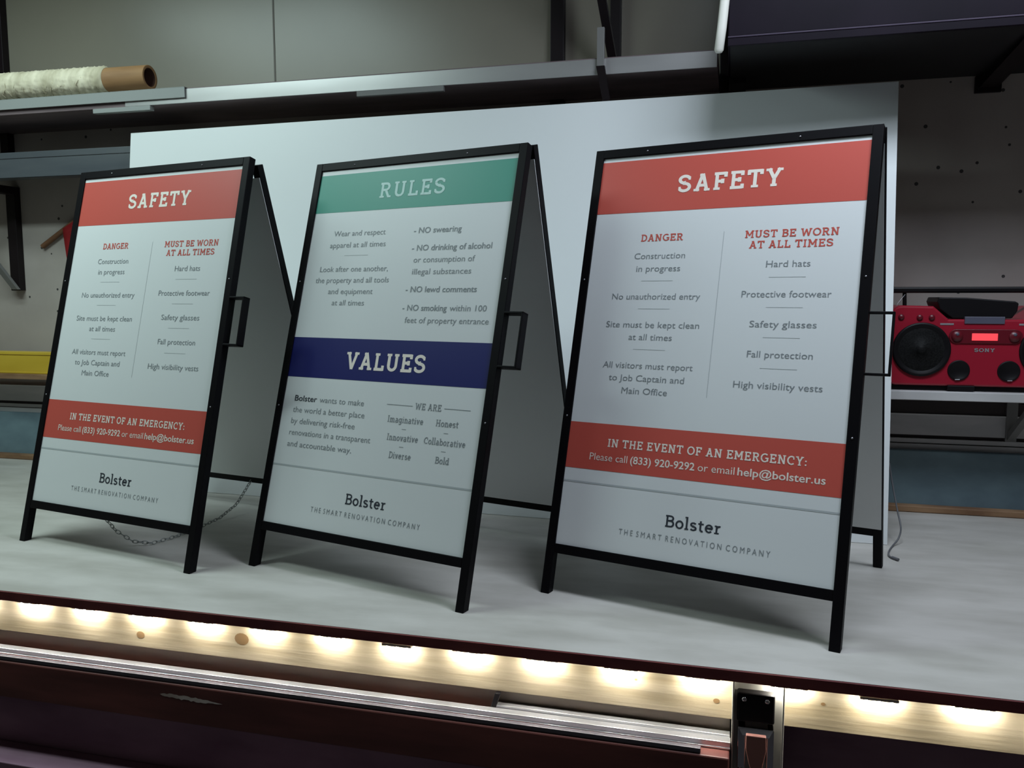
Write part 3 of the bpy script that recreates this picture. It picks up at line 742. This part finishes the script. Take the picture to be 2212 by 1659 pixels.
# grey cord hanging beside the sheet down to the bench
c_ = [at(1921, 1000, .96), at(1927, 1040, .955), at(1938, 1100, .93), at(1946, 1140, .90)]
pts_ = c_ + [Vector((.437, .885, .018)), Vector((.420, .862, .004)), Vector((.4030, .812, .0035)), Vector((.3955, .772, .0035)), Vector((.400, .752, .0035))]
def smooth(P, n=6):
    out = []
    for i in range(len(P) - 1):
        a = P[max(i - 1, 0)]; b = P[i]; c = P[i + 1]; d = P[min(i + 2, len(P) - 1)]
        for j in range(n):
            t = j / n
            out.append(.5 * ((2 * b) + (c - a) * t + (2 * a - 5 * b + 4 * c - d) * t * t + (3 * b - a - 3 * c + d) * t ** 3))
    return out + [P[-1]]
cr = thing('grey_cord', 'thin grey cord trailing onto the bench beside the right edge of the white sheet', 'cord', (.4, .75, 0))
mb = MB(); pth = [q - Vector((.4, .75, 0)) for q in smooth(pts_)]
pth = [Vector((q.x, q.y, max(q.z, .003))) for q in pth]
mb.tube(pth, .0022, 'cord', 8); fix(mb.build('cord_cable', cr))
mb = MB(); mb.tube([pth[-1] - Vector((0, 0, -.001)), pth[-1] + Vector((.012, -.016, .001))], .0036, 'cord', 10); fix(mb.build('cord_tip', cr))

# ------------------------------------------------------------------ workbench
TXL, TXR = -3.6, 1.7
wb = thing('workbench', 'whitewashed workbench with dark red edge and pine apron carrying the three signs', 'workbench', (-1.0, .6, -1.0))
def LW(p, o=Vector((-1.0, .6, -1.0))): return tuple(Vector(p) - o)
mb = MB(); mb.box((TXL, .004, -.020), (TXR, 1.290, 0), 'table', LW)
mb.poly([LW(v) for v in ((TXL, .004, -.0202), (TXR, .004, -.0202), (TXR, .032, -.0202), (TXL, .032, -.0202))], 'edge'); fix(mb.build('tabletop', wb))  # unseen dark strip under the top, added to cut bounce from the diodes
mb = MB(); mb.box((TXL, 0, -.021), (TXR, .004, -.0006), 'edge', LW); o = fix(mb.build('edge_band', wb, .0008)); o['label'] = 'dark red edge band'
mb = MB(); mb.box((TXL, .032, -.107), (TXR, .072, -.0205), 'pine', LW)
for (x, z, r) in ((-.985, -.062, .013), (-1.235, -.079, .008), (-.158, -.052, .0022), (.170, -.058, .0030), (-.012, -.075, .0045)):
    q = [(x + r * 1.3 * math.cos(t), .0316, z + r * math.sin(t)) for t in [2 * math.pi * k / 14 for k in range(14)]]
    mb.poly([LW(v) for v in q], 'knot')
o = fix(mb.build('apron', wb, .001)); o['label'] = 'pale pine apron board'
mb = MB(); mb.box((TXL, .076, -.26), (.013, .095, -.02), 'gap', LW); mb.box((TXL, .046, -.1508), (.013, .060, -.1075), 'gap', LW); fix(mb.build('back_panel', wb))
mb = MB(); mb.box((TXL, -.0245, -.235), (.013, .074, -.151), 'red_wood', LW)
o = fix(mb.build('lower_rail', wb, .003)); o['label'] = 'dark red lower rail'
mb = MB(); rn = random.Random(5)
N_ = 26; top_ = []; bot_ = []
for i in range(N_ + 1):
    t = i / N_; x = -1.148 + .150 * t; env = math.sin(math.pi * min(1, t * 1.02)) ** .5 * (.0075 - .0035 * t)
    zc_ = -.1765 - .004 * t
    top_.append((x, -.0248, zc_ + env * rn.uniform(.55, 1))); bot_.append((x, -.0248, zc_ - env * rn.uniform(.45, 1)))
for i in range(N_): mb.poly([LW(v) for v in (bot_[i], bot_[i + 1], top_[i + 1], top_[i])], 'scuff')
mb.build('scuff_mark', wb)
mb = MB(); mb.box((TXL, .02, -1.0), (.013, .05, -.236), 'dark_panel', LW); mb.box((.02, .16, -1.0), (TXR, .19, -.108), 'dark_panel', LW); fix(mb.build('lower_panel', wb))
mb = MB(); mb.box((TXL, -.06, -.40), (-.62, .018, -.365), 'dark_panel', LW); fix(mb.build('lower_ledge', wb, .002))
mb = MB(); mb.box((-4.2, 1.262, 0.0006), (3.0, 1.2945, .020), 'batten'); struct('trim_5', mb, bevel=.003)
for x in (-3.5, -1.9, .02, 1.6):
    mb = MB(); mb.box((x, .10, -1.0), (x + .075, .158, -.108), 'dark_panel', LW); fix(mb.build('leg', wb, .002))

# LED strip below the bench edge
ls = thing('led_strip', 'glowing white light strip of small diodes under the bench front edge', 'light strip', (-.6, .016, -.0215))
mb = MB(); mb.box((TXL + .6, -.004, -.0012), (TXR - .6, .004, 0.0002), 'led_tape'); fix(mb.build('strip_tape', ls))
mod = MB(); mod.box((-.031, -.005, -.0060), (.031, .006, -.0012), 'led_tape')
led = MB(); led.lathe([(.0036, 0), (.0034, -.0012), (.0022, -.0026), (0, -.0032)], (0, 0, 0), (0, 0, 1), 'led', 10)
proto = None
for i in range(-1, 16):
    x = -1.512 + .1475 * i; drop = -.0045 if i in (6, 12) else 0
    if proto is None:
        m_ = proto = mod.build('light_module', ls, .0006); d0_ = led.build('diode', m_); dd = [d0_]
        for k in (0, 1): d = d0_.copy(); COL.objects.link(d); dd.append(d)
    else:
        m_ = proto.copy(); COL.objects.link(m_); m_.parent = ls; dd = []
        for k in range(3): d = d0_.copy(); COL.objects.link(d); dd.append(d)
    m_.location = (x + .6, 0, drop)
    for k, d in enumerate(dd): d.parent = m_; d.location = ((k - 1) * .021, .002, -.0062)

# aluminium bars lying on the lower rail
def bar(x0, y0, x1, y1, label, prof, cap=None, m='alu_bright'):
    a = Vector((x0, y0, -.1505)); d = Vector((x1 - x0, y1 - y0, 0)); ln = d.length; rz = math.atan2(d.y, d.x)
    root = thing('aluminium_bar', label, 'bar', a, rz, 'aluminium bars on the lower rail')
    mb = MB()
    for (b0, b1) in prof: mb.box((0, b0[0], b0[1]), (ln, b1[0], b1[1]), m)
    fix(mb.build('bar_profile', root, .001))
    if cap:
        k = MB(); k.hexa([(-.009, -.004, .0), (-.009, .006, .0), (.001, -.004, .0), (.001, .006, .0), (.003, .0, .041), (.003, .008, .041), (.014, .0, .041), (.014, .008, .041)], 'r_black'); fix(k.build('end_cap', root, .001))
    return root
bar(-2.6, .008, .014, .004, 'long bright aluminium bar on the dark red rail, reaching right to the latch', [((0, 0.0005), (.018, .014)), ((-.0015, 0.0005), (0, .004))])
bar(-.432, .026, .013, .022, 'short aluminium bar behind the others with a black end cap left of the latch', [((0, 0.0005), (.016, .018))], True)
bar(-2.6, -.021, -.037, -.022, 'front aluminium bar on the dark red rail, stopping short of the latch', [((0, 0.0005), (.022, .004)), ((0, 0.0005), (.003, .010))], None, 'alu_grey')

# draw latch on a zinc plate hanging over the apron
la = thing('draw_latch', 'black and chrome draw latch on a zinc plate at the bench front', 'latch', (.060, .031, -.30))
mb = MB()
mb.box((-.043, -.004, 0), (.043, -.0005, .276), 'zinc'); mb.box((-.0445, -.026, 0), (-.0415, -.0005, .276), 'zinc'); mb.box((.0415, -.020, 0), (.0445, -.0005, .276), 'zinc')
fix(mb.build('backing_plate', la, .0008))
mb = MB(); mb.box((-.036, -.026, .205), (.028, -.005, .258), 'r_black'); kp = fix(mb.build('catch_plate', la, .003))
for x in (-.024, .015):
    k = MB(); k.lathe([(.0045, 0), (.0035, .0022), (0, .003)], (x, -.0262, .247), (0, -1, 0), 'chrome', 14); fix(k.build('rivet', kp))
mb = MB(); mb.hexa([(-.034, -.028, .196), (-.034, -.005, .196), (.028, -.028, .196), (.028, -.005, .196), (-.026, -.040, .186), (-.026, -.006, .186), (.020, -.040, .186), (.020, -.006, .186)], 'chrome')
mb.box((-.034, -.028, .12), (-.020, -.005, .196), 'chrome'); mb.box((.016, -.028, .12), (.028, -.005, .196), 'chrome'); fix(mb.build('buckle', la, .0015))
mb = MB(); mb.prism([(-.020, .190), (.014, .190), (.015, .165), (.010, .138), (.005, .112), (-.006, .112), (-.014, .138), (-.020, .165)], -.044, -.008, 'leather'); o = fix(mb.build('lever', la, .0012)); o['label'] = 'brown lever'
mb = MB(); mb.tube([(-.03, -.012, .118), (-.026, -.022, .10), (-.018, -.024, .07), (-.016, -.02, .03)], .004, 'chrome', 10); mb.box((-.02, -.02, .0), (.02, -.004, .10), 'r_black'); fix(mb.build('hook', la))
